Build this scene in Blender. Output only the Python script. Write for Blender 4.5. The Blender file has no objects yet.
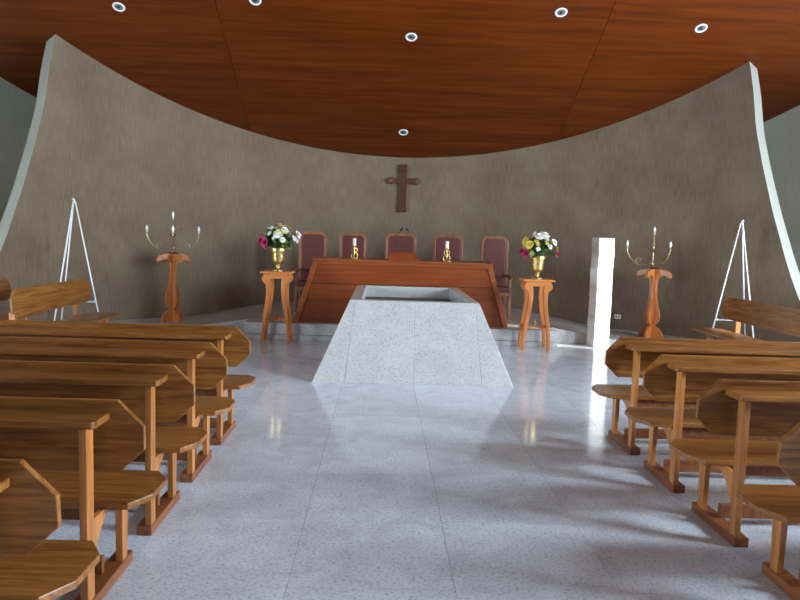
import bpy, bmesh, math, random
from mathutils import Vector, Matrix
random.seed(7)
PI = math.pi
scene = bpy.context.scene
COL = scene.collection

# ------------------------------------------------------------------ camera
F_PX, PITCH, YAW, ROLL = 703.3, 0.0916, 0.0275, 0.0318
cam = bpy.data.cameras.new('camera')
cam.sensor_fit = 'HORIZONTAL'; cam.sensor_width = 36.0; cam.lens = F_PX / 800 * 36.0
cam.clip_start = 0.05; cam.clip_end = 200
cam_o = bpy.data.objects.new('camera', cam); COL.objects.link(cam_o)
fwd = Vector((math.sin(YAW) * math.cos(PITCH), math.cos(YAW) * math.cos(PITCH), -math.sin(PITCH)))
right = Vector((math.cos(YAW), -math.sin(YAW), 0)); up = right.cross(fwd)
r2 = right * math.cos(ROLL) + up * math.sin(ROLL); u2 = -right * math.sin(ROLL) + up * math.cos(ROLL)
m = Matrix((r2, u2, -fwd)).transposed().to_4x4(); m.translation = (0, 0, 1.6)
cam_o.matrix_world = m
scene.camera = cam_o

# ------------------------------------------------------------------ view, world, sun, window daylight
vs = scene.view_settings
vs.view_transform = 'Standard'; vs.look = 'None'; vs.gamma = 1.0; vs.use_curve_mapping = False
vs.exposure = -0.25
w = bpy.data.worlds.new('sky'); scene.world = w; w.use_nodes = True
bgn = w.node_tree.nodes['Background']; bgn.inputs[0].default_value = (0.62, 0.78, 1.0, 1); bgn.inputs[1].default_value = 1.2

SUN_AZ, SUN_EL = math.radians(-26), math.radians(31)
sd = Vector((math.cos(SUN_EL) * math.cos(SUN_AZ), math.cos(SUN_EL) * math.sin(SUN_AZ), math.sin(SUN_EL)))
sun = bpy.data.lights.new('sun', 'SUN'); sun.energy = 9.0; sun.angle = math.radians(0.6); sun.color = (1.0, 0.95, 0.86)
sun_o = bpy.data.objects.new('sun', sun); COL.objects.link(sun_o)
sun_o.rotation_euler = (-sd).to_track_quat('-Z', 'Y').to_euler(); sun_o.location = (20, -5, 15)

def area(name, loc, direction, sx, sy, energy, color):
    l = bpy.data.lights.new(name, 'AREA'); l.shape = 'RECTANGLE'; l.size = sx; l.size_y = sy
    l.energy = energy; l.color = color
    o = bpy.data.objects.new(name, l); COL.objects.link(o); o.location = loc
    o.rotation_euler = Vector(direction).to_track_quat('-Z', 'Y').to_euler()
    return o
WX = 8.11                      # half width of the hall at its side walls, measured from the wall centre
CX, CY, RI, RO = 0.30, 7.41, 6.71, 8.40     # plan centre and radii of the curved walls
SKY = (0.72, 0.86, 1.0)
area('daylight_right', (CX + WX + 1.35, 6.4, 2.0), (-1, 0.36, 0), 6.2, 3.6, 2900, SKY)
area('daylight_left', (CX - WX - 1.2, 4.6, 1.5), (1, 0.55, 0), 4.2, 2.4, 1700, SKY)
area('daylight_right_entrance', (CX + WX + 0.42, 1.3, 3.9), (-1, 0.12, -0.3), 2.2, 2.4, 2000, SKY)

# ------------------------------------------------------------------ materials
def lin(r, g, b):
    f = lambda c: (c / 255 / 12.92) if c / 255 <= 0.04045 else ((c / 255 + 0.055) / 1.055) ** 2.4
    return (f(r), f(g), f(b), 1)
def mat(name):
    mt = bpy.data.materials.new(name); mt.use_nodes = True
    return mt, mt.node_tree.nodes, mt.node_tree.links, mt.node_tree.nodes['Principled BSDF']
def plain(name, c, rough=0.5, metal=0.0, bump=0.0, scale=60, var=0.12):
    mt, N, L, P = mat(name)
    tc = N.new('ShaderNodeTexCoord'); no = N.new('ShaderNodeTexNoise'); no.inputs['Scale'].default_value = scale
    no.inputs['Detail'].default_value = 4
    L.new(tc.outputs['Object'], no.inputs['Vector'])
    rp = N.new('ShaderNodeValToRGB')
    rp.color_ramp.elements[0].color = tuple(c[i] * (1 - var) for i in range(3)) + (1,)
    rp.color_ramp.elements[1].color = tuple(min(1, c[i] * (1 + var)) for i in range(3)) + (1,)
    rp.color_ramp.elements[0].position = 0.3; rp.color_ramp.elements[1].position = 0.7
    L.new(no.outputs['Fac'], rp.inputs['Fac']); L.new(rp.outputs['Color'], P.inputs['Base Color'])
    P.inputs['Roughness'].default_value = rough; P.inputs['Metallic'].default_value = metal
    if bump:
        b = N.new('ShaderNodeBump'); b.inputs['Strength'].default_value = bump; b.inputs['Distance'].default_value = 0.004
        L.new(no.outputs['Fac'], b.inputs['Height']); L.new(b.outputs['Normal'], P.inputs['Normal'])
    return mt
def wood(name, dark, light, axis='x', rough=0.35, scale=1.0, rnd=0.16):
    mt, N, L, P = mat(name)
    tc = N.new('ShaderNodeTexCoord'); oi = N.new('ShaderNodeObjectInfo')
    mul = N.new('ShaderNodeMath'); mul.operation = 'MULTIPLY'; mul.inputs[1].default_value = 37.0
    L.new(oi.outputs['Random'], mul.inputs[0])
    add = N.new('ShaderNodeVectorMath'); add.operation = 'ADD'
    L.new(tc.outputs['Object'], add.inputs[0]); L.new(mul.outputs[0], add.inputs[1])
    mp = N.new('ShaderNodeMapping')
    s = {'x': (0.9, 14, 14), 'y': (14, 0.9, 14), 'z': (14, 14, 0.9)}[axis]
    mp.inputs['Scale'].default_value = tuple(v * scale for v in s)
    L.new(add.outputs[0], mp.inputs['Vector'])
    no = N.new('ShaderNodeTexNoise'); no.inputs['Scale'].default_value = 1.6; no.inputs['Detail'].default_value = 7
    no.inputs['Roughness'].default_value = 0.62; no.inputs['Distortion'].default_value = 0.4
    L.new(mp.outputs[0], no.inputs['Vector'])
    rp = N.new('ShaderNodeValToRGB')
    rp.color_ramp.elements[0].position = 0.32; rp.color_ramp.elements[0].color = dark
    rp.color_ramp.elements[1].position = 0.68; rp.color_ramp.elements[1].color = light
    L.new(no.outputs['Fac'], rp.inputs['Fac'])
    mr = N.new('ShaderNodeMapRange'); mr.inputs['To Min'].default_value = 1 - rnd; mr.inputs['To Max'].default_value = 1 + rnd
    L.new(oi.outputs['Random'], mr.inputs['Value'])
    hs = N.new('ShaderNodeHueSaturation'); L.new(mr.outputs[0], hs.inputs['Value']); L.new(rp.outputs['Color'], hs.inputs['Color'])
    L.new(hs.outputs['Color'], P.inputs['Base Color'])
    P.inputs['Roughness'].default_value = rough
    b = N.new('ShaderNodeBump'); b.inputs['Strength'].default_value = 0.15; b.inputs['Distance'].default_value = 0.002
    L.new(no.outputs['Fac'], b.inputs['Height']); L.new(b.outputs['Normal'], P.inputs['Normal'])
    return mt
def granite(name, base, dark, rough=0.12, fleck=0.5, rnd=0.05, cloud=0.12):
    mt, N, L, P = mat(name)
    tc = N.new('ShaderNodeTexCoord'); oi = N.new('ShaderNodeObjectInfo')
    geo = N.new('ShaderNodeNewGeometry')
    vo = N.new('ShaderNodeTexNoise'); vo.inputs['Scale'].default_value = 55; vo.inputs['Detail'].default_value = 5; vo.inputs['Roughness'].default_value = 0.75
    L.new(geo.outputs['Position'], vo.inputs['Vector'])
    r1 = N.new('ShaderNodeValToRGB'); r1.color_ramp.elements[0].position = 0.34; r1.color_ramp.elements[0].color = (0, 0, 0, 1)
    r1.color_ramp.elements[1].position = 0.50; r1.color_ramp.elements[1].color = (1, 1, 1, 1)
    L.new(vo.outputs['Fac'], r1.inputs['Fac'])
    n2 = N.new('ShaderNodeTexNoise'); n2.inputs['Scale'].default_value = 3.2; n2.inputs['Detail'].default_value = 6; n2.inputs['Distortion'].default_value = 1.2
    L.new(geo.outputs['Position'], n2.inputs['Vector'])
    mx = N.new('ShaderNodeMix'); mx.data_type = 'RGBA'; mx.inputs[6].default_value = dark; mx.inputs[7].default_value = base
    mf = N.new('ShaderNodeMapRange'); mf.inputs['To Min'].default_value = 1 - fleck; mf.inputs['To Max'].default_value = 1.0
    L.new(r1.outputs['Color'], mf.inputs['Value']); L.new(mf.outputs[0], mx.inputs[0])
    mv = N.new('ShaderNodeMapRange'); mv.inputs['From Min'].default_value = 0.3; mv.inputs['From Max'].default_value = 0.7
    mv.inputs['To Min'].default_value = 1 - cloud; mv.inputs['To Max'].default_value = 1 + cloud
    L.new(n2.outputs['Fac'], mv.inputs['Value'])
    mr = N.new('ShaderNodeMapRange'); mr.inputs['To Min'].default_value = 1 - rnd; mr.inputs['To Max'].default_value = 1 + rnd
    L.new(oi.outputs['Random'], mr.inputs['Value'])
    mm = N.new('ShaderNodeMath'); mm.operation = 'MULTIPLY'; L.new(mv.outputs[0], mm.inputs[0]); L.new(mr.outputs[0], mm.inputs[1])
    hs = N.new('ShaderNodeHueSaturation'); L.new(mm.outputs[0], hs.inputs['Value']); L.new(mx.outputs[2], hs.inputs['Color'])
    L.new(hs.outputs['Color'], P.inputs['Base Color'])
    P.inputs['Roughness'].default_value = rough
    return mt
def ribbed(name, a, b):
    mt, N, L, P = mat(name)
    tc = N.new('ShaderNodeTexCoord'); mp = N.new('ShaderNodeMapping'); mp.inputs['Scale'].default_value = (60, 3.5, 1)
    L.new(tc.outputs['UV'], mp.inputs['Vector'])
    n1 = N.new('ShaderNodeTexNoise'); n1.inputs['Scale'].default_value = 1.0; n1.inputs['Detail'].default_value = 3
    L.new(mp.outputs[0], n1.inputs['Vector'])
    n2 = N.new('ShaderNodeTexNoise'); n2.inputs['Scale'].default_value = 1.3; n2.inputs['Detail'].default_value = 5
    L.new(tc.outputs['UV'], n2.inputs['Vector'])
    ad = N.new('ShaderNodeMath'); ad.operation = 'ADD'; L.new(n1.outputs['Fac'], ad.inputs[0]); L.new(n2.outputs['Fac'], ad.inputs[1])
    rp = N.new('ShaderNodeValToRGB'); rp.color_ramp.elements[0].position = 0.72; rp.color_ramp.elements[1].position = 1.28
    rp.color_ramp.elements[0].color = a; rp.color_ramp.elements[1].color = b
    hv = N.new('ShaderNodeMath'); hv.operation = 'MULTIPLY'; hv.inputs[1].default_value = 1.0
    L.new(ad.outputs[0], hv.inputs[0]); 
    mr = N.new('ShaderNodeMapRange'); mr.inputs['From Min'].default_value = 0.72; mr.inputs['From Max'].default_value = 1.28
    L.new(hv.outputs[0], mr.inputs['Value'])
    rp.color_ramp.elements[0].position = 0; rp.color_ramp.elements[1].position = 1
    L.new(mr.outputs[0], rp.inputs['Fac']); L.new(rp.outputs['Color'], P.inputs['Base Color'])
    P.inputs['Roughness'].default_value = 0.85
    bp = N.new('ShaderNodeBump'); bp.inputs['Strength'].default_value = 0.35; bp.inputs['Distance'].default_value = 0.006
    L.new(n1.outputs['Fac'], bp.inputs['Height']); L.new(bp.outputs['Normal'], P.inputs['Normal'])
    return mt
OAK_D, OAK_L = lin(100, 55, 18), lin(160, 107, 52)
M = {}
M.update({
 'oak_x': wood('pew_oak_along_x', OAK_D, OAK_L, 'x', 0.34, 1.9),
 'oak_y': wood('pew_oak_along_y', OAK_D, OAK_L, 'y', 0.34),
 'oak_z': wood('pew_oak_along_z', lin(140, 82, 36), lin(196, 130, 68), 'z', 0.36),
 'oak_foot': wood('pew_foot_oak', lin(104, 56, 28), lin(150, 92, 52), 'y', 0.4),
 'altar': wood('altar_veneer', lin(116, 52, 16), lin(146, 70, 26), 'x', 0.32, 0.8),
 'altar_edge': wood('altar_edge_wood', lin(122, 56, 20), lin(156, 80, 36), 'x', 0.35),
 'red_wood': wood('cherry_wood', lin(166, 92, 42), lin(206, 130, 70), 'z', 0.3),
 'red_wood_x': wood('cherry_wood_along_x', lin(166, 92, 42), lin(206, 130, 70), 'x', 0.3),
 'chair_wood': wood('chair_frame_wood', lin(112, 66, 40), lin(160, 102, 66), 'z', 0.4),
 'cross_wood': wood('cross_wood', lin(66, 32, 12), lin(92, 48, 20), 'z', 0.4),
 'ceil': wood('ceiling_veneer', lin(78, 30, 3), lin(106, 48, 8), 'x', 0.42, 0.45, 0.07),
 'floor': granite('floor_granite', lin(208, 213, 221), lin(100, 106, 118), 0.10, 0.62),
 'stone': granite('catafalque_granite', lin(186, 184, 180), lin(104, 104, 108), 0.28, 0.6, 0.03, 0.07),
 'step': granite('step_granite', lin(196, 196, 194), lin(116, 118, 122), 0.2, 0.6),
 'grout': plain('grout', lin(120, 120, 122), 0.8),
 'wall': ribbed('ribbed_wall_plaster', lin(110, 93, 75), lin(132, 115, 96)),
 'cap': plain('wall_end_plaster', lin(172, 172, 160), 0.7),
 'outer': ribbed('outer_wall_plaster', lin(214, 218, 196), lin(230, 232, 212)),
 'white_wall': plain('painted_plaster', lin(150, 148, 140), 0.8),
 'flatceil': plain('ceiling_back_wood', lin(80, 34, 6), 0.45),
 'leather': plain('oxblood_leather', lin(94, 46, 42), 0.38, 0, 0.3, 40),
 'brass': plain('brass', lin(220, 190, 120), 0.3, 1.0),
 'brass_pale': plain('pale_brass', lin(206, 190, 140), 0.3, 1.0),
 'wax': plain('white_wax', lin(240, 236, 224), 0.45, 0, 0, 20, 0.03),
 'bulb': plain('frosted_bulb', lin(250, 250, 246), 0.3, 0, 0, 20, 0.02),
 'white_metal': plain('white_painted_metal', lin(240, 240, 238), 0.4, 0, 0, 20, 0.02),
 'column': granite('white_stone', lin(236, 234, 228), lin(190, 188, 184), 0.5, 0.4, 0.04, 0.06),
 'black': plain('black_plastic', lin(22, 22, 24), 0.5),
 'plastic': plain('white_plastic', lin(236, 234, 228), 0.4, 0, 0, 20, 0.02),
 'lamp_inner': plain('lamp_reflector', lin(120, 118, 112), 0.35),
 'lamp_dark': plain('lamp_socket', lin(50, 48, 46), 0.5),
 'leaf': plain('leaf_green', lin(62, 92, 40), 0.5, 0, 0, 30, 0.35),
 'leaf_l': plain('leaf_light_green', lin(118, 138, 62), 0.5, 0, 0, 30, 0.3),
 'fl_white': plain('petal_white', lin(240, 238, 226), 0.6, 0, 0, 30, 0.05),
 'fl_yellow': plain('petal_yellow', lin(226, 204, 96), 0.6, 0, 0, 30, 0.1),
 'fl_pink': plain('petal_magenta', lin(168, 40, 88), 0.6, 0, 0, 30, 0.15),
 'fl_rose': plain('petal_rose', lin(206, 110, 120), 0.6, 0, 0, 30, 0.15),
})
for k_, v_ in (('ceil', 0.22), ('oak_x', 0.4), ('oak_y', 0.4), ('wall', 0.1)):
    M[k_].node_tree.nodes['Principled BSDF'].inputs['Specular IOR Level'].default_value = v_

# ------------------------------------------------------------------ mesh helpers
class MB:
    """collects boxes, prisms, tubes and lathes; build() links them as one mesh object"""
    def __init__(s): s.v = []; s.f = []; s.sm = []
    def add(s, vs, fs, smooth=False):
        o = len(s.v); s.v += [tuple(p) for p in vs]; s.f += [tuple(i + o for i in q) for q in fs]; s.sm += [smooth] * len(fs); return s
    def box(s, x0, x1, y0, y1, z0, z1):
        v = [(x, y, z) for z in (z0, z1) for y in (y0, y1) for x in (x0, x1)]
        return s.add(v, [(0, 2, 3, 1), (4, 5, 7, 6), (0, 1, 5, 4), (2, 6, 7, 3), (0, 4, 6, 2), (1, 3, 7, 5)])
    def hexa(s, b, t):
        v = list(b) + list(t)
        return s.add(v, [(3, 2, 1, 0), (4, 5, 6, 7), (0, 1, 5, 4), (1, 2, 6, 5), (2, 3, 7, 6), (3, 0, 4, 7)])
    def prism(s, pts, fn0, fn1, smooth=False):
        n = len(pts); a = [fn0(*p) for p in pts]; b = [fn1(*p) for p in pts]
        s.add(a + b, [tuple(range(n))[::-1], tuple(range(n, 2 * n))]); o = len(s.v) - 2 * n
        s.f += [(o + i, o + (i + 1) % n, o + n + (i + 1) % n, o + n + i) for i in range(n)]; s.sm += [smooth] * n
        return s
    def tube(s, path, rad, n=8, caps=True):
        P = [Vector(p) for p in path]; rings = []
        rr = rad if isinstance(rad, (list, tuple)) else [rad] * len(P)
        ref = None
        for i, p in enumerate(P):
            t = (P[min(i + 1, len(P) - 1)] - P[max(i - 1, 0)]).normalized()
            if ref is None:
                ref = Vector((0, 0, 1)) if abs(t.z) < 0.9 else Vector((1, 0, 0))
            a = (ref - t * ref.dot(t)).normalized(); b = t.cross(a); ref = a
            rings.append([p + (a * math.cos(2 * PI * k / n) + b * math.sin(2 * PI * k / n)) * rr[i] for k in range(n)])
        v = [q for r in rings for q in r]; f = []
        for i in range(len(P) - 1):
            for k in range(n):
                f.append((i * n + k, i * n + (k + 1) % n, (i + 1) * n + (k + 1) % n, (i + 1) * n + k))
        s.add(v, f, True)
        if caps:
            s.add(rings[0], [tuple(range(n))[::-1]]); s.add(rings[-1], [tuple(range(n))])
        return s
    def lathe(s, prof, n=20, c=(0, 0, 0)):
        v = []; f = []
        for r, z in prof:
            v += [(c[0] + r * math.cos(2 * PI * k / n), c[1] + r * math.sin(2 * PI * k / n), c[2] + z) for k in range(n)]
        for i in range(len(prof) - 1):
            for k in range(n):
                f.append((i * n + k, i * n + (k + 1) % n, (i + 1) * n + (k + 1) % n, (i + 1) * n + k))
        s.add(v, f, True)
        if prof[0][0] > 1e-4: s.add(v[:n], [tuple(range(n))[::-1]])
        if prof[-1][0] > 1e-4: s.add(v[-n:], [tuple(range(n))])
        return s
    def build(s, name, material, parent=None, bevel=0.0, loc=None, seg=2):
        me = bpy.data.meshes.new(name); me.from_pydata(s.v, [], s.f)
        bm = bmesh.new(); bm.from_mesh(me); bmesh.ops.remove_doubles(bm, verts=bm.verts, dist=1e-6)
        bmesh.ops.recalc_face_normals(bm, faces=bm.faces); bm.to_mesh(me); bm.free()
        if len(me.polygons) == len(s.sm): me.polygons.foreach_set('use_smooth', s.sm)
        me.materials.append(material if not isinstance(material, str) else M[material])
        o = bpy.data.objects.new(name, me); COL.objects.link(o); o.parent = parent
        if loc: o.location = loc
        if bevel:
            b = o.modifiers.new('bevel', 'BEVEL'); b.width = bevel; b.segments = seg; b.limit_method = 'ANGLE'; b.angle_limit = math.radians(38)
        return o
def tag(o, label=None, cat=None, group=None, kind=None):
    if label: o['label'] = label
    if cat: o['category'] = cat
    if group: o['group'] = group
    if kind: o['kind'] = kind
    return o
def thing(name, label, cat, loc=(0, 0, 0), rz=0.0, group=None):
    o = bpy.data.objects.new(name, None); o.empty_display_size = 0.1; COL.objects.link(o)
    o.location = loc; o.rotation_euler = (0, 0, rz)
    return tag(o, label, cat, group)
def child(src, parent, name=None):
    c = src.copy(); COL.objects.link(c); c.parent = parent
    return c
def copy_tree(o, parent=None):
    c = o.copy(); COL.objects.link(c); c.parent = parent
    for ch in list(o.children):
        copy_tree(ch, c)
    return c
def smooth_curve(pts, n=6):
    """Catmull-Rom through 2-D / 3-D points"""
    P = [Vector(p) for p in pts]; out = []
    for i in range(len(P) - 1):
        p0 = P[max(i - 1, 0)]; p1 = P[i]; p2 = P[i + 1]; p3 = P[min(i + 2, len(P) - 1)]
        for k in range(n):
            t = k / n
            out.append(0.5 * (2 * p1 + (p2 - p0) * t + (2 * p0 - 5 * p1 + 4 * p2 - p3) * t * t + (3 * p1 - p0 - 3 * p2 + p3) * t ** 3))
    out.append(P[-1]); return out

# ------------------------------------------------------------------ floor: granite slabs on a bed
fl = MB().box(CX - 8.6, CX + 8.6, -3.2, 16.2, -0.2, -0.03).build('floor', 'grout'); tag(fl, kind='structure')
TW, TL, X0 = 0.765, 1.53, 0.378
tile0 = None
for i in range(-11, 12):
    for j in range(-2, 11):
        x = X0 + i * TW; y = j * TL + (0.0 if i % 2 else TL / 2)
        if abs(x + TW / 2 - CX) > 8.5 or y > 15.6: continue
        if tile0 is None:
            g = 0.001
            tile0 = MB().box(g, TW - g, g, TL - g, -0.03, 0).build('tile', 'floor', fl, loc=(x, y, 0))
        else:
            t = child(tile0, fl); t.location = (x, y, 0)

# ------------------------------------------------------------------ curved walls and ceiling
KZ, Z14 = 0.50, 3.20
def ceil_z(y): return Z14 + KZ * (14 - y)
PROF = [(0.0, 67.0), (0.5, 64.6), (0.93, 62.6), (1.30, 61.2), (2.0, 59.0), (2.7, 57.2), (3.35, 55.8), (4.0, 55.0), (4.46, 54.2), (6, 53)]
def end_theta(z):
    for (a, ta), (b, tb) in zip(PROF, PROF[1:]):
        if z <= b: return ta + (tb - ta) * (z - a) / (b - a)
    return PROF[-1][1]
def curved_wall():
    NT, NZ = 96, 26; T = 0.26
    me = bpy.data.meshes.new('wall_apse'); v = []; f = []; mi = []; uvs = []
    def P(t, s, R):
        th = math.radians(t * end_theta(s * 4.46)); y = CY + R * math.cos(th)
        z = s * (ceil_z(CY + RI * math.cos(th)) - 0.004)
        if R > RI: z = s * (ceil_z(y) - 0.004)
        return (CX + R * math.sin(th), y, z), (th * RI, z)
    def grid(R, flip):
        o = len(v)
        for j in range(NZ + 1):
            for i in range(NT + 1):
                p, uv = P(-1 + 2 * i / NT, j / NZ, R); v.append(p); uvs.append(uv)
        for j in range(NZ):
            for i in range(NT):
                q = (o + j * (NT + 1) + i, o + j * (NT + 1) + i + 1, o + (j + 1) * (NT + 1) + i + 1, o + (j + 1) * (NT + 1) + i)
                f.append(q[::-1] if flip else q); mi.append(0)
        return o
    a = grid(RI, False); b = grid(RI + T, True)
    for j in range(NZ):
        for i in (0, NT):
            q = (a + j * (NT + 1) + i, a + (j + 1) * (NT + 1) + i, b + (j + 1) * (NT + 1) + i, b + j * (NT + 1) + i)
            f.append(q if i else q[::-1]); mi.append(1)
    me.from_pydata(v, [], f)
    for p, k in zip(me.polygons, mi): p.use_smooth = (k == 0); p.material_index = k
    uv = me.uv_layers.new(name='UVMap')
    for lp in me.loops: uv.data[lp.index].uv = uvs[lp.vertex_index]
    me.materials.append(M['wall']); me.materials.append(M['cap'])
    # sharp edge between face and end cap
    me.update()
    o = bpy.data.objects.new('wall_apse', me); COL.objects.link(o)
    e = o.modifiers.new('split', 'EDGE_SPLIT'); e.split_angle = math.radians(40)
    return tag(o, 'curved ribbed wall behind the altar with pale flared end edges', None, None, 'structure')
curved_wall()
def outer_wall():
    NT = 90; TH = 75; me = bpy.data.meshes.new('wall_back'); v = []; f = []; uvs = []
    for i in range(NT + 1):
        th = math.radians(-TH + 2 * TH * i / NT)
        for R in (RO, RO + 0.25):
            x, y = CX + R * math.sin(th), CY + R * math.cos(th)
            v += [(x, y, 0), (x, y, ceil_z(y) + 0.02)]; uvs += [(th * RO, 0), (th * RO, ceil_z(y))]
    for i in range(NT):
        a = i * 4; b = a + 4
        f += [(a, b, b + 1, a + 1), (a + 2, a + 3, b + 3, b + 2)]
    me.from_pydata(v, [], f)
    uv = me.uv_layers.new(name='UVMap')
    for lp in me.loops: uv.data[lp.index].uv = uvs[lp.vertex_index]
    for p in me.polygons: p.use_smooth = True
    me.materials.append(M['outer'])
    o = bpy.data.objects.new('wall_back', me); COL.objects.link(o)
    tag(o, kind='structure')
outer_wall()

# sloping plank ceiling: one object for each veneered board
ce = bpy.data.objects.new('ceiling', None); COL.objects.link(ce); tag(ce, 'sloping ceiling of dark orange-brown wood boards', None, None, 'structure')
Y_LOW, Y_HIGH = 16.2, 8.0
SL = math.atan(KZ); CL = math.cos(SL)
rows = 28; ROWL = (Y_LOW - Y_HIGH) / CL / rows
joints = [CX - 8.7, -2.53, 3.24, CX + 8.7]
protos = []
for c in range(3):
    w_ = joints[c + 1] - joints[c]
    mb = MB().box(0.004, w_ - 0.004, 0.0012, ROWL - 0.0012, 0, 0.03)
    for r in range(rows):
        if r == 0: o = mb.build('plank', 'ceil', ce); pr = o
        else: o = child(pr, ce)
        y = Y_LOW - r * ROWL * CL
        # local +y runs up the slope, towards the entrance
        o.location = (joints[c] + w_, y, ceil_z(y)); o.rotation_euler = (SL, 0, PI)
MB().hexa([(CX - 8.8, Y_LOW, ceil_z(Y_LOW) + 0.035), (CX + 8.8, Y_LOW, ceil_z(Y_LOW) + 0.035), (CX + 8.8, Y_HIGH, ceil_z(Y_HIGH) + 0.035), (CX - 8.8, Y_HIGH, ceil_z(Y_HIGH) + 0.035)],
          [(CX - 8.8, Y_LOW, ceil_z(Y_LOW) + 0.2), (CX + 8.8, Y_LOW, ceil_z(Y_LOW) + 0.2), (CX + 8.8, Y_HIGH, ceil_z(Y_HIGH) + 0.2), (CX - 8.8, Y_HIGH, ceil_z(Y_HIGH) + 0.2)]).build('backing_board', 'lamp_dark', ce)
ZF = ceil_z(Y_HIGH)
MB().box(CX - 8.8, CX + 8.8, -3.3, Y_HIGH, ZF, ZF + 0.2).build('flat_panel', 'flatceil', ce)

# side walls with tall windows, entrance wall behind
def side_wall(sg, name, slit):
    x0 = CX + sg * (WX + 0.0); x1 = CX + sg * (WX + 0.3); a, b = min(x0, x1), max(x0, x1)
    mb = MB(); ZT = ZF + 0.15
    wins = [(4.0, 5.6), (5.8, 7.4)] + ([(8.55, 9.5)] if slit else [])
    if not slit: wins = [(2.6, 4.5), (4.7, 6.6)]
    if slit: wins = [(0.3, 2.3)] + wins[:2]
    ys = -3.2
    for (p, q) in wins:
        mb.box(a, b, ys, p, 0, ZT); z0_, z1_ = (2.6, 5.2) if p == 0.3 else (0.35, 4.3); mb.box(a, b, p, q, 0, z0_); mb.box(a, b, p, q, z1_, ZT); ys = q
    if slit:
        p, q = slit; mb.box(a, b, ys, p, 0, ZT); mb.box(a, b, p, q, 0, 1.9); mb.box(a, b, p, q, 5.0, ZT); ys = q
        p, q = 8.55, 9.5; mb.box(a, b, ys, p, 0, ZT); mb.box(a, b, p, q, 0, 0.35); mb.box(a, b, p, q, 4.3, ZT); ys = q; wins = wins + [(p, q)]
    mb.box(a, b, ys, 9.62, 0, ZT)
    tag(mb.build(name, 'white_wall'), kind='structure')
    for (p, q) in wins:
        fr = MB(); xm = (a + b) / 2
        z0_, z1_ = (2.6, 5.2) if p == 0.3 else (0.35, 4.3)
        for y in (p, (p + q) / 2 - 0.025, q - 0.05): fr.box(xm - 0.03, xm + 0.03, y, y + 0.05, z0_, z1_)
        for z in ((2.6, 3.9, 5.15) if p == 0.3 else (0.35, 1.6, 2.9, 4.25)): fr.box(xm - 0.03, xm + 0.03, p, q, z, z + 0.05)
        side_wall.n += 1
        tag(fr.build('window_%d' % side_wall.n, 'white_metal'), kind='structure')
side_wall.n = 0
# the slit through which the sun reaches the white column
COLX, COLY = 3.36, 10.66
tt = (CX + WX - COLX) / math.cos(SUN_AZ); sy_ = COLY + tt * math.sin(SUN_AZ)
side_wall(1, 'wall_right', (sy_ - 0.62, sy_ + 0.15)); side_wall(-1, 'wall_left', None)
tag(MB().box(CX - 8.5, CX + 8.5, -3.4, -3.1, 0, ZF + 0.1).build('wall_entrance', 'white_wall'), kind='structure')
# unseen wall added outside to block the low sun except at the slit
gx = CX + WX + 3.0; tg = (gx - COLX) / math.cos(SUN_AZ); gy = COLY + tg * math.sin(SUN_AZ)
tag(MB().box(gx, gx + 0.3, -12, gy - 0.8, 0, 8.5).box(gx, gx + 0.3, gy + 0.2, 16, 0, 8.5).build('wall_sun_block', 'white_wall'), kind='structure')

# ------------------------------------------------------------------ altar platform and side ramps
PF, PX0, PX1, PH = 10.48, -2.03, 2.68, 0.24
def circ_y(x, R=RI): return CY + math.sqrt(max(R * R - (x - CX) ** 2, 0)) - 0.015
n = 24
edge = [(PX1 + (PX0 - PX1) * i / n, circ_y(PX1 + (PX0 - PX1) * i / n)) for i in range(n + 1)]
pl = MB().prism([(PX0, PF), (PX1, PF)] + edge, lambda x, y: (x, y, 0.0), lambda x, y: (x, y, PH)).build('altar_platform', 'step')
tag(pl, 'low granite platform under the wooden altar and chairs', None, None, 'structure')
pw = (PX1 - PX0) / 4
for i in range(4):
    MB().box(PX0 + i * pw + 0.002, PX0 + (i + 1) * pw - 0.002, PF - 0.025, PF, 0.075, PH).build('riser_slab', 'step', pl, 0.002)
    MB().box(PX0 + i * pw + 0.002, PX0 + (i + 1) * pw - 0.002, PF - 0.045, PF, 0.0, 0.068).build('plinth_slab', 'step', pl, 0.002)
def ramp(xa, xb, yf):
    k = 12; pts = [xa + (xb - xa) * i / k for i in range(k + 1)]
    zf = lambda x: max(PH * (1 - (x - xa) / (xb - xa)), 0.002)
    v = []; f = []
    for x in pts:
        v += [(x, yf, 0), (x, yf, zf(x)), (x, circ_y(x), zf(x)), (x, circ_y(x), 0)]
    for i in range(k):
        a = 4 * i; b = a + 4
        for j in range(4): f.append((a + j, a + (j + 1) % 4, b + (j + 1) % 4, b + j))
    f += [(3, 2, 1, 0), (4 * k, 4 * k + 1, 4 * k + 2, 4 * k + 3)]
    return MB().add(v, f)
tag(ramp(PX1, 4.15, 10.86).build('ramp', 'step'), 'granite ramp sloping down from the platform beside the white column', None, None, 'structure')
tag(ramp(PX0, -3.5, 10.86).build('ramp', 'step'), 'granite ramp sloping down from the platform away from the white column', None, None, 'structure')

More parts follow.
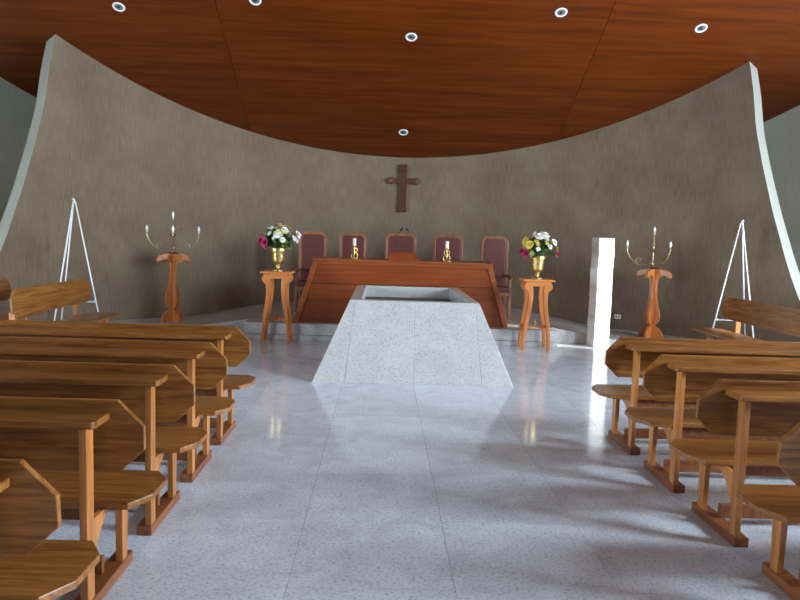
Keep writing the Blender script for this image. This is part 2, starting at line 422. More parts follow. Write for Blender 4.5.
# ------------------------------------------------------------------ stone catafalque
AX = 0.375
cat = thing('stone_catafalque', 'pale speckled granite block with sloping sides and a hollow top before the altar', 'stone block', (AX, 8.9, 0))
def cp(x, y, z): return (x - AX, y - 8.9, z)
H_, Wb, Wt = 0.88, 1.09, 0.71
yb0, yt0, yt1, yb1 = 7.46, 7.66, 9.98, 10.22
def face(A, B, C, D, out, th, name, mt='stone'):
    A, B, C, D = map(Vector, (A, B, C, D)); nrm = (B - A).cross(D - A).normalized()
    if nrm.dot(Vector(out)) < 0: nrm = -nrm
    ins = [p - nrm * th for p in (A, B, C, D)]
    return MB().hexa([A, B, C, D], ins).build(name, mt, cat, 0.004)
def lerp(a, b, t): return tuple(a[i] + (b[i] - a[i]) * t for i in range(3))
fb0, fb1 = (-Wb, yb0 - 8.9, 0), (Wb, yb0 - 8.9, 0); ft0, ft1 = (-Wt, yt0 - 8.9, H_), (Wt, yt0 - 8.9, H_)
cuts_b = [-Wb, -0.765, 0.003, 0.765, Wb]; cuts_t = [-Wt, -0.70, 0.003, 0.70, Wt]
cuts_b = [-Wb, -0.74, 0.0, 0.74, Wb]; cuts_t = [-Wt, -0.66, 0.0, 0.66, Wt]
for a in range(4):
    g = 0.0012
    face((cuts_b[a] + g, yb0 - 8.9, 0), (cuts_b[a + 1] - g, yb0 - 8.9, 0), (cuts_t[a + 1] - g, yt0 - 8.9, H_), (cuts_t[a] + g, yt0 - 8.9, H_), (0, -1, 0.2), 0.05, 'front_slab')
for sg in (-1, 1):
    for t0, t1 in ((0, 0.5), (0.5, 1)):
        lb = lambda t: (sg * Wb, yb0 - 8.9 + (yb1 - yb0) * t, 0); lt = lambda t: (sg * Wt, yt0 - 8.9 + (yt1 - yt0) * t, H_)
        face(lb(t0 + 0.0005), lb(t1 - 0.0005), lt(t1 - 0.0005), lt(t0 + 0.0005), (sg, 0, 0.2), 0.05, 'side_slab')
face((-Wb, yb1 - 8.9, 0), (Wb, yb1 - 8.9, 0), (Wt, yt1 - 8.9, H_), (-Wt, yt1 - 8.9, H_), (0, 1, 0.2), 0.05, 'back_slab')
rm = 0.125; a0, a1, b0, b1 = -Wt, Wt, yt0 - 8.9, yt1 - 8.9
for nm, q in (('rim_slab', (a0, a1, b0, b0 + rm)), ('rim_slab', (a0, a1, b1 - rm, b1)), ('rim_slab', (a0, a0 + rm, b0 + rm, b1 - rm)), ('rim_slab', (a1 - rm, a1, b0 + rm, b1 - rm))):
    MB().box(q[0], q[1], q[2], q[3], H_ - 0.04, H_ + 0.003).build(nm, 'stone', cat, 0.003)
zi = 0.73
for q in ((a0 + rm - 0.03, a1 - rm + 0.03, b0 + rm - 0.03, b0 + rm), (a0 + rm - 0.03, a1 - rm + 0.03, b1 - rm, b1 - rm + 0.03), (a0 + rm - 0.03, a0 + rm, b0 + rm, b1 - rm), (a1 - rm, a1 - rm + 0.03, b0 + rm, b1 - rm)):
    MB().box(*q, zi, H_ - 0.04).build('inner_wall_slab', 'stone', cat)
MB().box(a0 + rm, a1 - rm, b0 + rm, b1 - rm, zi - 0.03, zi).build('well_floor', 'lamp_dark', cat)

# ------------------------------------------------------------------ wooden altar
alt = thing('wooden_altar', 'wide reddish wooden altar table with a flared panelled front', 'altar', (0.32, 10.62, PH))
AH = 0.98; BW, TWd = 1.64, 1.34
def hw(z): return BW + (TWd - BW) * z / AH
def trap(z0, z1, y0, y1, ins, name, mt):
    pts = [(-(hw(z0) - ins), z0), (hw(z0) - ins, z0), (hw(z1) - ins, z1), (-(hw(z1) - ins), z1)]
    return MB().prism(pts, lambda x, z: (x, y0, z), lambda x, z: (x, y1, z)).build(name, mt, alt, 0.003)
trap(0.0, 0.595, 0.03, 0.06, 0.07, 'front_panel', 'altar'); trap(0.603, AH - 0.075, 0.03, 0.06, 0.07, 'front_panel', 'altar')
trap(0.595, 0.603, 0.045, 0.06, 0.07, 'panel_groove', 'cross_wood')
for sg in (-1, 1):
    pts = [(sg * hw(0), 0), (sg * (hw(0) - 0.075), 0), (sg * (hw(AH - 0.03) - 0.075), AH - 0.03), (sg * hw(AH - 0.03), AH - 0.03)]
    MB().prism(pts, lambda x, z: (x, 0.0, z), lambda x, z: (x, 0.07, z)).build('side_stile', 'altar_edge', alt, 0.004)
    MB().prism([(sg * hw(0), 0), (sg * (hw(0) - 0.03), 0), (sg * (hw(AH - 0.03) - 0.03), AH - 0.03), (sg * hw(AH - 0.03), AH - 0.03)],
               lambda x, z: (x, 0.07, z), lambda x, z: (x, 0.80, z)).build('side_panel', 'altar_edge', alt, 0.003)
trap(AH - 0.085, AH - 0.03, 0.0, 0.07, 0.075, 'top_rail', 'altar_edge')
MB().box(-TWd - 0.02, TWd + 0.02, -0.03, 0.84, AH - 0.03, AH).build('table_top', 'altar_edge', alt, 0.004)
ZA = PH + AH

# ------------------------------------------------------------------ things on the altar
def candle_holder(x, y, side):
    t = thing('candle_holder', 'small brass scroll candle holder on the altar, %s' % side, 'candle holder', (x, y, ZA), 0.4, 'candle holders on the altar')
    MB().lathe([(0.055, 0), (0.055, 0.006), (0.03, 0.012), (0.02, 0.02)], 18).build('base', 'brass', t)
    MB().lathe([(0.012, 0.015), (0.01, 0.06), (0.02, 0.075), (0.012, 0.09), (0.01, 0.14), (0.024, 0.16), (0.012, 0.175), (0.034, 0.19), (0.036, 0.205), (0.02, 0.207)], 16).build('stem', 'brass', t)
    for k in range(3):
        a = 2 * PI * k / 3
        pr = smooth_curve([(0.012, 0.1), (0.04, 0.09), (0.058, 0.055), (0.045, 0.02), (0.06, 0.004), (0.075, 0.012)], 5)
        MB().tube([(p[0] * math.cos(a), p[0] * math.sin(a), p[1]) for p in pr], 0.007, 6).build('scroll_leg', 'brass', t)
        pr = smooth_curve([(0.012, 0.105), (0.045, 0.12), (0.045, 0.155), (0.02, 0.165)], 5)
        MB().tube([(p[0] * math.cos(a), p[0] * math.sin(a), p[1]) for p in pr], 0.006, 6).build('upper_scroll', 'brass', t)
    c = thing('candle', 'short white candle in the brass holder, %s' % side, 'candle', (x, y, ZA + 0.207), 0, 'candles on the altar')
    MB().lathe([(0.026, 0), (0.027, 0.004), (0.026, 0.1), (0.022, 0.106), (0.006, 0.102)], 18).build('wax_body', 'wax', c)
    MB().tube([(0, 0, 0.1), (0.001, 0, 0.112), (0.004, 0, 0.12)], 0.0022, 6).build('wick', 'black', c)
candle_holder(-0.43, 10.86, 'farther from the white column')
candle_holder(1.00, 10.86, 'nearer the white column')
ms = thing('book_stand', 'low slanted wooden book stand on the middle of the altar', 'book stand', (0.33, 10.86, ZA))
MB().prism([(-0.26, 0), (0.26, 0), (0.18, 0.115), (-0.18, 0.115)], lambda x, z: (x, -0.12 + z * 1.2, z), lambda x, z: (x, -0.095 + z * 1.2, z)).build('slanted_board', 'altar_edge', ms, 0.004)
MB().box(-0.24, 0.24, -0.14, -0.12, 0.0, 0.02).build('book_ledge', 'altar_edge', ms, 0.003)
for sg in (-1, 1):
    MB().prism([(-0.09, 0), (0.13, 0), (0.03, 0.1)], lambda y, z: (sg * 0.14 - 0.01, y, z), lambda y, z: (sg * 0.14 + 0.01, y, z)).build('side_support', 'altar_edge', ms, 0.002)
for k, (dx, lab) in enumerate(((-0.045, 'thin black gooseneck microphone above the book stand, farther from the column'), (0.06, 'thin black gooseneck microphone above the book stand, nearer the column'))):
    t = thing('microphone', lab, 'microphone', (0.33 + dx * 3, 11.14, ZA), 0, 'microphones on the altar')
    MB().lathe([(0.05, 0), (0.05, 0.012), (0.03, 0.025), (0.008, 0.03)], 16).build('base', 'black', t)
    top = (-dx * 1.9, -0.05, 0.46)
    MB().tube(smooth_curve([(0, 0, 0.02), (0, 0.0, 0.2), (-dx * 1.2, -0.02, 0.38), top], 5), 0.0045, 6).build('gooseneck', 'black', t)
    MB().tube([top, (top[0] - dx * 0.25, -0.075, 0.475), (top[0] - dx * 0.5, -0.10, 0.49)], [0.012, 0.018, 0.012], 10).build('microphone_head', 'black', t)

# ------------------------------------------------------------------ celebrants' chairs
def chair(x, y, w_, h, label):
    t = thing('high_backed_chair', label, 'chair', (x, y, PH), 0, 'high-backed chairs behind the altar')
    hw_ = w_ / 2; c = 0.075; fw = 0.045
    def outline(i, z0, zt):
        return [(-hw_ + i, z0), (hw_ - i, z0), (hw_ - i, zt - c * 1.15), (hw_ - c - i * 0.45, zt - i), (-hw_ + c + i * 0.45, zt - i), (-hw_ + i, zt - c * 1.15)]
    o = outline(0, 0.50, h); q = outline(fw, 0.50 + fw, h)
    v = [(a, 0.0, b) for a, b in o] + [(a, 0.0, b) for a, b in q] + [(a, 0.06, b) for a, b in o] + [(a, 0.06, b) for a, b in q]
    f = []
    for i in range(6):
        j = (i + 1) % 6
        f += [(i, j, 6 + j, 6 + i), (12 + i, 18 + i, 18 + j, 12 + j), (i, 12 + i, 12 + j, j), (6 + i, 6 + j, 18 + j, 18 + i)]
    MB().add(v, f).build('back_frame', 'chair_wood', t, 0.006)
    cu = outline(fw - 0.003, 0.50 + fw, h)
    MB().prism(cu, lambda a, b: (a * 0.985, 0.0 + 0.005, b), lambda a, b: (a * 0.985, 0.05, b)).build('back_cushion', 'leather', t, 0.012, seg=3)
    MB().box(-hw_ + 0.02, hw_ - 0.02, -0.50, 0.0, 0.44, 0.53).build('seat_cushion', 'leather', t, 0.02, seg=3)
    MB().box(-hw_, hw_, -0.50, 0.02, 0.37, 0.44).build('seat_frame', 'chair_wood', t, 0.005)
    for sg in (-1, 1):
        xx = sg * (hw_ - 0.025)
        MB().box(xx - 0.025, xx + 0.025, -0.49, -0.44, 0, 0.37).build('leg', 'chair_wood', t, 0.004)
        MB().box(xx - 0.025, xx + 0.025, 0.0, 0.06, 0, 0.50).build('leg', 'chair_wood', t, 0.004)
        ar = MB().prism([(0.0, 0.72), (-0.2, 0.73), (-0.46, 0.70), (-0.5, 0.66), (-0.46, 0.655), (-0.2, 0.685), (0.0, 0.675)], lambda a, b: (sg * hw_ - 0.03, a, b), lambda a, b: (sg * hw_ + 0.03, a, b)).build('armrest', 'chair_wood', t, 0.006)
        MB().box(xx - 0.02, xx + 0.02, -0.45, -0.41, 0.44, 0.675).build('arm_post', 'chair_wood', ar, 0.004)
YC = 12.5
chair(-1.23, YC, 0.49, 1.375, 'high-backed oxblood leather chair at the row end farthest from the white column')
chair(-0.52, YC, 0.48, 1.375, 'high-backed oxblood leather chair beside the middle one, farther from the white column')
chair(0.33, YC, 0.54, 1.395, 'widest high-backed oxblood leather chair, in the middle of the row under the cross')
chair(1.17, YC, 0.53, 1.39, 'high-backed oxblood leather chair beside the middle one, nearer the white column')
chair(2.00, YC, 0.49, 1.395, 'high-backed oxblood leather chair at the row end nearest the white column')

# ------------------------------------------------------------------ cross on the wall
cr = thing('wall_cross', 'dark wooden cross hanging on the curved wall above the chairs', 'cross', (0.38, CY + RI - 0.015, 2.06))
MB().box(-0.075, 0.075, -0.06, 0.0, 0.05, 0.90).build('upright', 'cross_wood', cr, 0.006)
xb = MB().box(-0.25, 0.25, -0.055, -0.008, 0.56, 0.665).build('crossbar', 'cross_wood', cr, 0.006)
for (x0, x1, z0, z1) in ((-0.09, 0.09, 0.0, 0.08), (-0.09, 0.09, 0.80, 0.93), (-0.30, -0.2, 0.55, 0.675), (0.2, 0.30, 0.55, 0.675)):
    MB().box(x0, x1, -0.07, 0.0, z0, z1).build('end_block', 'cross_wood', cr, 0.02, seg=3)
MB().lathe([(0.035, 0), (0.03, 0.012), (0.0, 0.018)], 12).build('arm_boss', 'chair_wood', xb).matrix_local = Matrix.Translation((0.265, -0.068, 0.612)) @ Matrix.Rotation(PI / 2, 4, 'X')
MB().lathe([(0.035, 0), (0.03, 0.012), (0.0, 0.018)], 12).build('arm_boss', 'chair_wood', xb).matrix_local = Matrix.Translation((-0.265, -0.068, 0.612)) @ Matrix.Rotation(PI / 2, 4, 'X')

# ------------------------------------------------------------------ flower stands, vases, bouquets
def flower_stand(x, y, label):
    t = thing('flower_stand', label, 'stand', (x, y, 0), 0, 'flower stands before the altar')
    MB().box(-0.225, 0.225, -0.2, 0.2, 1.0, 1.03).build('top_board', 'red_wood_x', t, 0.006)
    MB().box(-0.15, 0.15, -0.165, -0.14, 0.93, 1.0).box(-0.15, 0.15, 0.14, 0.165, 0.93, 1.0).box(-0.165, -0.14, -0.14, 0.14, 0.93, 1.0).box(0.14, 0.165, -0.14, 0.14, 0.93, 1.0).build('apron', 'red_wood_x', t, 0.003)
    # curved cabriole leg profile, in (out, z)
    outer = smooth_curve([(0.165, 1.0), (0.195, 0.955), (0.205, 0.915), (0.185, 0.88), (0.148, 0.84), (0.140, 0.74), (0.152, 0.60), (0.174, 0.45), (0.192, 0.30), (0.205, 0.12), (0.212, 0.0)], 4)
    inner = smooth_curve([(0.080, 1.0), (0.082, 0.955), (0.082, 0.915), (0.078, 0.88), (0.074, 0.84), (0.074, 0.74), (0.088, 0.60), (0.114, 0.45), (0.138, 0.30), (0.158, 0.12), (0.166, 0.0)], 4)
    pts = [tuple(p) for p in outer] + [tuple(p) for p in inner[::-1]]
    for k in range(4):
        sx = (-1, 1)[k % 2]; sy = (-1, 1)[k // 2]; yy = sy * 0.14
        MB().prism(pts, lambda u, z: (sx * u, yy - 0.022, z), lambda u, z: (sx * u, yy + 0.022, z)).build('leg', 'red_wood', t, 0.005)
    MB().prism([(-0.15, 0.32), (-0.08, 0.30), (0, 0.325), (0.08, 0.30), (0.15, 0.32), (0.15, 0.35), (0.08, 0.335), (0, 0.355), (-0.08, 0.335), (-0.15, 0.35)],
               lambda u, z: (u, -0.012, z), lambda u, z: (u, 0.012, z)).build('stretcher', 'red_wood_x', t, 0.003)
    for sx in (-1, 1): MB().box(sx * 0.15 - 0.012, sx * 0.15 + 0.012, -0.14, 0.14, 0.315, 0.345).build('stretcher', 'red_wood', t, 0.003)
    MB().lathe([(0.02, 0.35), (0.016, 0.37), (0.024, 0.385), (0.012, 0.41), (0.0, 0.44)], 12).build('finial', 'red_wood', t)
    return t
SY = 10.22; SL_X, SR_X = -1.50, 2.27
flower_stand(SL_X, SY, 'slender cherry-wood stand with curved legs, on the altar side away from the white column')
flower_stand(SR_X, SY, 'slender cherry-wood stand with curved legs beside the white column')
def vase(x, label):
    t = thing('brass_vase', label, 'vase', (x, SY, 1.03), 0, 'brass vases on the stands')
    MB().lathe([(0.085, 0), (0.087, 0.01), (0.06, 0.025), (0.028, 0.04), (0.022, 0.055), (0.036, 0.065), (0.026, 0.075)], 24).build('foot', 'brass_pale', t)
    bowl = MB().lathe([(0.026, 0.074), (0.066, 0.10), (0.088, 0.15), (0.09, 0.22), (0.1, 0.28), (0.125, 0.335), (0.121, 0.337), (0.094, 0.28), (0.084, 0.2), (0.06, 0.12), (0.0, 0.1)], 28).build('bowl', 'brass', t)
    MB().lathe([(0.089, 0.205), (0.096, 0.213), (0.091, 0.223)], 24).build('ring', 'brass_pale', bowl)
    return t
vase(SL_X, 'brass goblet vase holding the posy with pink blooms on one side only')
vase(SR_X, 'brass goblet vase holding the posy with pink blooms on both sides, near the column')
def bloom_mesh(mt, n=7, r=0.05):
    mb = MB()
    for ring, (rr, zz, tilt, nn) in enumerate(((1.0, 0.0, 0.35, n), (0.72, 0.012, 0.8, n - 1), (0.4, 0.02, 1.25, n - 3))):
        for k in range(nn):
            a = 2 * PI * (k + 0.5 * ring) / nn; L = r * rr; wd = L * 0.62
            ca, sa = math.cos(a), math.sin(a)
            prof = [(0.0, 0.25), (0.5, 1.0), (0.85, 0.8), (1.0, 0.15)]
            v = []
            for u, ww in prof:
                d_ = u * L * math.cos(tilt * u ** 0.6); z_ = zz + u * L * math.sin(tilt)
                for sg in (-1, 1):
                    lx, ly = d_, sg * wd * ww * 0.8
                    v.append((lx * ca - ly * sa, lx * sa + ly * ca, z_ + 0.006 * ww))
            mb.add(v, [(0, 2, 3, 1), (2, 4, 5, 3), (4, 6, 7, 5)], True)
    mb.lathe([(0.0, 0.012), (r * 0.25, 0.02), (r * 0.2, 0.035), (0.0, 0.042)], 8)
    return mb
def leaf_mesh(L=0.12, wd=0.032):
    mb = MB(); v = []
    for u, ww in ((0, 0.1), (0.3, 0.9), (0.6, 1.0), (0.85, 0.6), (1.0, 0.05)):
        z_ = 0.05 * math.sin(u * 2.4) * L / 0.12
        v += [(u * L, -ww * wd, z_ + 0.006), (u * L, 0, z_), (u * L, ww * wd, z_ + 0.006)]
    f = []
    for i in range(4): a = 3 * i; f += [(a, a + 3, a + 4, a + 1), (a + 1, a + 4, a + 5, a + 2)]
    return mb.add(v, f, True)
def orient(p, d, roll=0.0, s=1.0):
    q = Vector(d).normalized().to_track_quat('Z', 'Y').to_matrix().to_4x4()
    return Matrix.Translation(p) @ q @ Matrix.Rotation(roll, 4, 'Z') @ Matrix.Scale(s, 4)
proto_bloom = {}
def bouquet(x, label, spots, seed):
    rnd = random.Random(seed)
    t = thing('flower_posy', label, 'flowers', (x, SY, 1.33), 0, 'flower posies in the vases')
    c = Vector((0, 0, 0.10))
    for (kind, az, el, rr, s) in spots:
        d = Vector((math.cos(el) * math.cos(az), math.cos(el) * math.sin(az), math.sin(el)))
        p = c + Vector((d.x * rr, d.y * rr * 0.85, d.z * rr * 1.0))
        if kind not in proto_bloom:
            o = bloom_mesh(kind).build('flower', kind, t); proto_bloom[kind] = o
        else: o = child(proto_bloom[kind], t)
        o.matrix_local = orient(p, d, rnd.uniform(0, 6), s)
        MB().tube(smooth_curve([(0, 0, -0.16), tuple(p * 0.4), tuple(p - d * 0.004)], 3), 0.003, 5).build('stem', 'leaf', t)
    for k in range(80):
        az = rnd.uniform(0, 2 * PI); el = rnd.uniform(-0.6, 1.4); kind = 'leaf' if rnd.random() < 0.7 else 'leaf_l'
        d = Vector((math.cos(el) * math.cos(az), math.cos(el) * math.sin(az), math.sin(el)))
        p = c + d * rnd.uniform(0.02, 0.13)
        if kind not in proto_bloom:
            o = leaf_mesh().build('leaf', kind, t); proto_bloom[kind] = o
        else: o = child(proto_bloom[kind], t)
        q = d.to_track_quat('X', 'Z').to_matrix().to_4x4()
        o.matrix_local = Matrix.Translation(p) @ q @ Matrix.Rotation(rnd.uniform(-1.5, 1.5), 4, 'X') @ Matrix.Scale(rnd.uniform(0.8, 1.35), 4)
    return t
def make_spots(seed, extra):
    rnd = random.Random(seed); out = []
    for k in range(32):
        az = 2.4 * k + rnd.uniform(-0.3, 0.3); el = 0.15 + 1.3 * (k / 32.0) + rnd.uniform(-0.1, 0.1)
        kind = rnd.choice(['fl_white', 'fl_white', 'fl_white', 'fl_yellow', 'fl_white', 'leaf_bud' if False else 'fl_yellow'])
        out.append((kind, az, el, rnd.uniform(0.19, 0.27), rnd.uniform(0.6, 1.05)))
    return out + extra
F = -PI / 2      # towards the aisle
bouquet(SL_X, 'white and cream posy with pink blooms low on one side only', make_spots(3, [
    ('fl_pink', F - 0.75, 0.05, 0.23, 1.5), ('fl_pink', F - 1.15, 0.12, 0.24, 1.4), ('fl_pink', F - 0.9, -0.18, 0.2, 1.2), ('fl_rose', F - 1.3, 0.45, 0.24, 1.1),
    ('fl_white', F + 1.35, 0.42, 0.30, 1.35), ('fl_white', F + 0.1, 0.55, 0.23, 1.5), ('fl_white', F + 0.6, 0.8, 0.25, 1.3), ('fl_rose', F, 1.3, 0.25, 1.0)]), 11)
bouquet(SR_X, 'white and yellow posy with pink blooms low on both sides, near the column', make_spots(5, [
    ('fl_pink', F - 0.95, -0.12, 0.23, 1.5), ('fl_pink', F - 1.25, 0.0, 0.25, 1.2), ('fl_pink', F + 1.2, -0.1, 0.26, 1.3), ('fl_yellow', F - 0.7, 0.35, 0.25, 1.4), ('fl_yellow', F - 1.1, 0.55, 0.26, 1.3),
    ('fl_white', F - 0.1, 0.9, 0.25, 1.5), ('fl_white', F + 0.5, 1.0, 0.26, 1.4), ('fl_white', F + 0.9, 0.5, 0.27, 1.2)]), 12)

# ------------------------------------------------------------------ candelabrum stands and candelabra
STAND = [(0.20, 0.0), (0.205, 0.03), (0.19, 0.10), (0.14, 0.17), (0.065, 0.205), (0.05, 0.215), (0.075, 0.235), (0.125, 0.29), (0.142, 0.36), (0.132, 0.44), (0.098, 0.55), (0.072, 0.68), (0.062, 0.82), (0.066, 0.95), (0.085, 1.03),
         (0.13, 1.065), (0.19, 1.07), (0.235, 1.045), (0.245, 1.015), (0.265, 1.045), (0.28, 1.02), (0.30, 1.06), (0.285, 1.11), (0.23, 1.15), (0.15, 1.165), (0.0, 1.17)]
def candelabrum_stand(x, y, rz, label):
    t = thing('candelabrum_stand', label, 'stand', (x, y, 0), rz, 'wooden candelabrum stands')
    k = 1.02
    pts = [(a * k, b) for a, b in STAND] + [(-a * k, b) for a, b in STAND[-2::-1]]
    MB().prism(pts, lambda u, z: (u, -0.02, z), lambda u, z: (u, 0.02, z)).build('profiled_board', 'red_wood', t, 0.004)
    half = [(0.02, STAND[0][1])] + [(a * k, b) for a, b in STAND[:-1]] + [(0.02, 1.17)]
    for sg in (-1, 1):
        MB().prism(half, lambda u, z: (-0.02, sg * u, z), lambda u, z: (0.02, sg * u, z)).build('profiled_wing', 'red_wood', t, 0.004)
    MB().lathe([(0.07, 1.17), (0.075, 1.18), (0.07, 1.195), (0.03, 1.2)], 16).build('top_disc', 'cross_wood', t)
    return t
def candelabrum(x, y, angs, label):
    t = thing('candelabrum', label, 'candelabra', (x, y, 1.2), 0, 'brass candelabra')
    MB().lathe([(0.055, 0), (0.055, 0.008), (0.02, 0.02), (0.013, 0.05), (0.02, 0.07), (0.01, 0.09), (0.009, 0.30), (0.02, 0.33), (0.009, 0.36), (0.008, 0.53), (0.026, 0.55), (0.028, 0.565), (0.012, 0.567)], 14).build('stem', 'brass_pale', t)
    def bulb(px, py, pz, par):
        b = MB().lathe([(0.012, 0), (0.012, 0.03), (0.02, 0.04), (0.023, 0.06), (0.016, 0.09), (0.004, 0.118), (0.0, 0.12)], 12).build('candle_bulb', 'bulb', par); b.location = (px, py, pz)
    bulb(0, 0, 0.565, t)
    for a in angs:
        ca, sa = math.cos(a), math.sin(a)
        pr = smooth_curve([(0.01, 0.09), (0.10, 0.04), (0.22, 0.035), (0.34, 0.12), (0.41, 0.24), (0.42, 0.31)], 6)
        arm = MB().tube([(p[0] * ca, p[0] * sa, p[1]) for p in pr], 0.008, 7)
        armo = arm.build('arm', 'brass_pale', t)
        pr = smooth_curve([(0.22, 0.035), (0.27, 0.10), (0.24, 0.15), (0.19, 0.13), (0.20, 0.10)], 5)
        MB().tube([(p[0] * ca, p[0] * sa, p[1]) for p in pr], 0.006, 6).build('scroll', 'brass_pale', armo)
        lf = leaf_mesh(0.09, 0.022).build('brass_leaf', 'brass_pale', t)
        lf.matrix_local = Matrix.Translation((0.03 * ca, 0.03 * sa, 0.36)) @ Matrix.Rotation(a, 4, 'Z') @ Matrix.Rotation(-0.5, 4, 'Y')
        lf = child(lf, t); lf.matrix_local = Matrix.Translation((0.02 * ca, 0.02 * sa, 0.24)) @ Matrix.Rotation(a + 0.9, 4, 'Z') @ Matrix.Rotation(-0.3, 4, 'Y')
        cup = MB().lathe([(0.008, 0), (0.026, 0.012), (0.03, 0.022), (0.012, 0.024)], 12).build('drip_cup', 'brass_pale', armo); cup.location = (0.42 * ca, 0.42 * sa, 0.305)
        bulb(0.42 * ca, 0.42 * sa, 0.325, armo)
    return t
candelabrum_stand(-3.56, 12.1, PI / 4, 'waisted cherry-wood candelabrum stand by the curved wall, farther from the white column')
candelabrum(-3.56, 12.1, (PI + 0.28, 0.28, 0.28 - PI / 2), 'pale brass candelabrum on the wooden stand farther from the white column')
candelabrum_stand(4.60, 11.75, PI / 4, 'waisted cherry-wood candelabrum stand by the curved wall, nearer the white column')
candelabrum(4.56, 11.75, (PI - 0.37, 0.53, -1.28), 'pale brass candelabrum on the wooden stand nearer the white column')

# ------------------------------------------------------------------ white stone column
col = thing('stone_column', 'square white stone column standing by the ramp, half in sunlight', 'column', (COLX, COLY, 0), math.radians(9))
zc = 0.0
rnd = random.Random(4)
for k in range(11):
    hgt = 0.151; dx, dy = rnd.uniform(-0.005, 0.005), rnd.uniform(-0.005, 0.005)
    MB().box(-0.125 + dx, 0.125 + dx, -0.125 + dy, 0.125 + dy, zc, zc + hgt - 0.003).build('stone_block', 'column', col, 0.006); zc += hgt
MB().box(-0.115, 0.115, -0.115, 0.115, 0.002, zc - 0.01).build('core', 'column', col)

# ------------------------------------------------------------------ easels
def easel(x, y, sg, label):
    t = thing('easel', label, 'easel', (x, y, 0), 0, 'white metal easels')
    ap = Vector((0, 0, 1.95)); r = 0.011
    feet = [(-0.29 * sg, -0.12, 0), (0.45 * sg, -0.12, 0), (-0.36 * sg, 0.30, 0)]
    for k, fpt in enumerate(feet):
        MB().tube([fpt, (ap.x + fpt[0] * 0.04, ap.y + fpt[1] * 0.04, ap.z)], r if k != 0 else 0.012, 8).build('leg', 'white_metal', t)
    def on(k, z): return Vector(feet[k]) * (1 - z / 1.95) + ap * (z / 1.95)
    MB().tube([on(0, 0.46), on(1, 0.46)], 0.009, 8).build('crossbar', 'white_metal', t)
    MB().tube([on(0, 0.46) + Vector((0, 0, 0)), on(0, 0.46) + Vector((0, -0.06, 0)), on(0, 0.46) + Vector((0, -0.06, 0.03))], 0.007, 6).build('support_hook', 'white_metal', t)
    MB().tube([on(1, 0.46) + Vector((0, 0, 0)), on(1, 0.46) + Vector((0, -0.06, 0)), on(1, 0.46) + Vector((0, -0.06, 0.03))], 0.007, 6).build('support_hook', 'white_metal', t)
    MB().tube([(0, -0.03, 1.93), (0, 0.0, 1.97), (-0.025 * sg, 0.0, 1.995)], 0.014, 8).build('top_clamp', 'white_metal', t)
easel(-4.62, 10.72, 1, 'thin white metal easel behind the bench farther from the white column')
easel(5.50, 10.72, -1, 'thin white metal easel behind the bench nearer the white column')

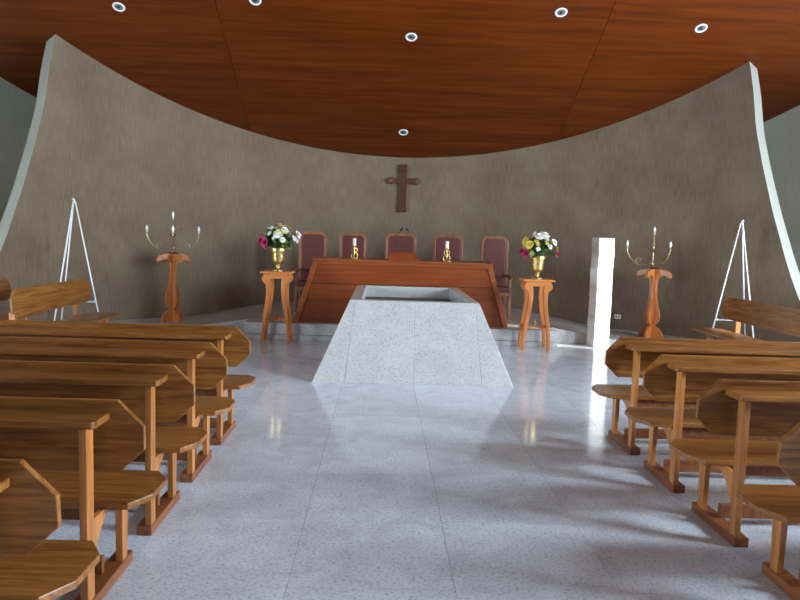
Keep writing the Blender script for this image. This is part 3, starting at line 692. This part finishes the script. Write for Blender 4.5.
# ------------------------------------------------------------------ pews
def octo(x0, x1, za, zb, cx, cz0, cz1):
    return [(x0, cz0), (x0 + cx, za), (x1 - cx, za), (x1, cz0), (x1, cz1), (x1 - cx, zb), (x0 + cx, zb), (x0, cz1)]
def make_pew(sg, LEN, shelf=True):
    t = bpy.data.objects.new('pew', None); COL.objects.link(t)
    X = lambda x: sg * x
    # backrest: long octagon leaning slightly, x from -0.18 (aisle) outwards
    pts = octo(-0.18, LEN + 0.18, 0.565, 0.88, 0.105, 0.665, 0.77)
    yb = lambda z: 0.155 - (z - 0.565) * 0.10
    MB().prism(pts, lambda x, z: (X(x), yb(z), z), lambda x, z: (X(x), yb(z) + 0.026, z)).build('backrest', 'oak_x', t, 0.004)
    # seat: octagon in plan
    sp = [(-0.165, 0.30), (-0.095, 0.185), (LEN + 0.095, 0.185), (LEN + 0.165, 0.30), (LEN + 0.165, 0.50), (LEN + 0.095, 0.61), (-0.095, 0.61), (-0.165, 0.50)]
    MB().prism(sp, lambda x, y: (X(x), y, 0.385), lambda x, y: (X(x), y, 0.415)).build('seat', 'oak_x', t, 0.004)
    if shelf:
        sh = [(-0.035, -0.042), (LEN + 0.035, -0.042), (LEN + 0.045, -0.03), (LEN + 0.045, 0.126), (-0.045, 0.126), (-0.045, -0.03)]
        MB().prism(sh, lambda x, y: (X(x), y, 0.80), lambda x, y: (X(x), y, 0.83)).build('book_shelf', 'oak_x', t, 0.004)
    for e in (0, 1):
        a, b = (0.0, 0.08) if e == 0 else (LEN - 0.08, LEN)
        bx = lambda x0, x1: (min(X(a + x0), X(a + x1)), max(X(a + x0), X(a + x1)))
        MB().box(*bx(0, 0.08), 0.0, 0.52, 0, 0.052).build('foot', 'oak_foot', t, 0.005)
        q = bx(0.004, 0.036)
        top = 0.80 if shelf else 0.60
        MB().prism([(0.01, 0.052), (0.08, 0.052), (0.075, top), (0.005, top)], lambda y, z: (q[0], y, z), lambda y, z: (q[1], y, z)).build('post', 'oak_z', t, 0.003)
        if not shelf: MB().prism([(0.03, 0.58), (0.153, 0.58), (0.14, 0.70), (0.03, 0.70)], lambda y, z: (q[0], y, z), lambda y, z: (q[1], y, z)).build('back_block', 'oak_z', t, 0.002)
        # front leg, tapering down
        MB().prism([(0.395, 0.052), (0.455, 0.052), (0.475, 0.385), (0.385, 0.385)], lambda y, z: (q[0], y, z), lambda y, z: (q[1], y, z)).build('leg', 'oak_z', t, 0.003)
        # curved brace from the post foot up to the seat
        cv = smooth_curve([(0.078, 0.16), (0.11, 0.25), (0.18, 0.33), (0.30, 0.375), (0.36, 0.385)], 4)
        cv2 = smooth_curve([(0.20, 0.385), (0.13, 0.36), (0.095, 0.36), (0.08, 0.37)], 3)
        q2 = bx(0.009, 0.031)
        MB().prism([(p[0], p[1]) for p in cv] + [(0.08, 0.385)], lambda y, z: (q2[0], y, z), lambda y, z: (q2[1], y, z)).build('brace', 'oak_z', t, 0.002)
    s0, s1 = min(X(0.05), X(LEN - 0.05)), max(X(0.05), X(LEN - 0.05))
    MB().box(s0, s1, 0.27, 0.30, 0.052, 0.13).build('stretcher', 'oak_foot', t, 0.003)
    MB().box(s0, s1, 0.235, 0.26, 0.315, 0.385).build('seat_rail', 'oak_foot', t, 0.003)
    return t
ROW0, ROWS = 5.145, 0.790
PLEN = 3.0
ORD = ['front', 'second', 'third', 'fourth', 'fifth']
def pew_block(sg, x, n, side):
    p = make_pew(sg, PLEN)
    for i in range(n):
        o = p if i == 0 else copy_tree(p)
        o.location = (x, ROW0 - i * ROWS, 0)
        lab = 'oak pew, %s back from the altar in the block %s' % (ORD[i], side)
        tag(o, lab, 'pew', 'oak pews ' + side)
pew_block(-1, -1.157, 5, 'across from the column')
pew_block(1, 1.918, 4, 'nearer the column')

# choir benches standing along the side walls, facing each other
bench = make_pew(1, 1.70, False); bench.name = 'choir_bench'
bench.location = (-4.17, 9.60, 0); bench.rotation_euler = (0, 0, -PI / 2)
tag(bench, 'short oak bench turned sideways before the easel farther from the column', 'bench', 'choir benches')
b2 = copy_tree(bench); b2.location = (-5.20, 9.50, 0); tag(b2, 'short oak bench behind another sideways bench, farther from the column', 'bench', 'choir benches')
b3 = copy_tree(bench); b3.location = (5.08, 8.08, 0); b3.rotation_euler = (0, 0, PI / 2)
tag(b3, 'short oak bench turned sideways before the easel nearer the column', 'bench', 'choir benches')

# ------------------------------------------------------------------ wall socket
th = math.radians(37.3)
so = thing('wall_socket', 'small white power socket low on the curved wall beside the column', 'socket', (CX + (RI - 0.004) * math.sin(th), CY + (RI - 0.004) * math.cos(th), 0.20), -th)
MB().box(-0.06, 0.06, -0.012, 0.0, 0.0, 0.08).build('cover_plate', 'plastic', so, 0.004)
for xx in (-0.025, 0.025): MB().box(xx - 0.014, xx + 0.014, -0.014, -0.006, 0.025, 0.055).build('outlet', 'lamp_inner', so, 0.003)

# ------------------------------------------------------------------ recessed ceiling lamps
def downlight(x, y, label):
    t = thing('downlight', label, 'ceiling lamp', (x, y, ceil_z(y) - 0.001), 0, 'recessed ceiling lamps')
    t.rotation_euler = (PI - SL, 0, 0)
    MB().lathe([(0.062, -0.004), (0.062, 0.004), (0.07, 0.012), (0.088, 0.010), (0.092, 0.0)], 28).build('trim_ring', 'white_metal', t)
    MB().lathe([(0.062, 0.004), (0.045, 0.0022), (0.03, 0.0018), (0.0, 0.0015)], 24).build('reflector', 'lamp_inner', t)
    MB().lathe([(0.028, 0.002), (0.028, 0.010), (0.02, 0.014), (0.0, 0.015)], 16).build('lamp', 'lamp_dark', t)
for (x, y, lab) in ((0.33, 13.36, 'small white recessed ceiling lamp just above the cross'), (0.35, 11.12, 'small white recessed ceiling lamp over the altar, on the line of the cross'),
                    (2.51, 10.56, 'small white recessed ceiling lamp over the flower stand by the column'), (4.67, 10.74, 'small white recessed ceiling lamp nearest the wall end on the column side'),
                    (-1.94, 10.57, 'small white recessed ceiling lamp over the flower stand away from the column'), (-3.97, 10.78, 'small white recessed ceiling lamp nearest the wall end away from the column')):
    downlight(x, y, lab)
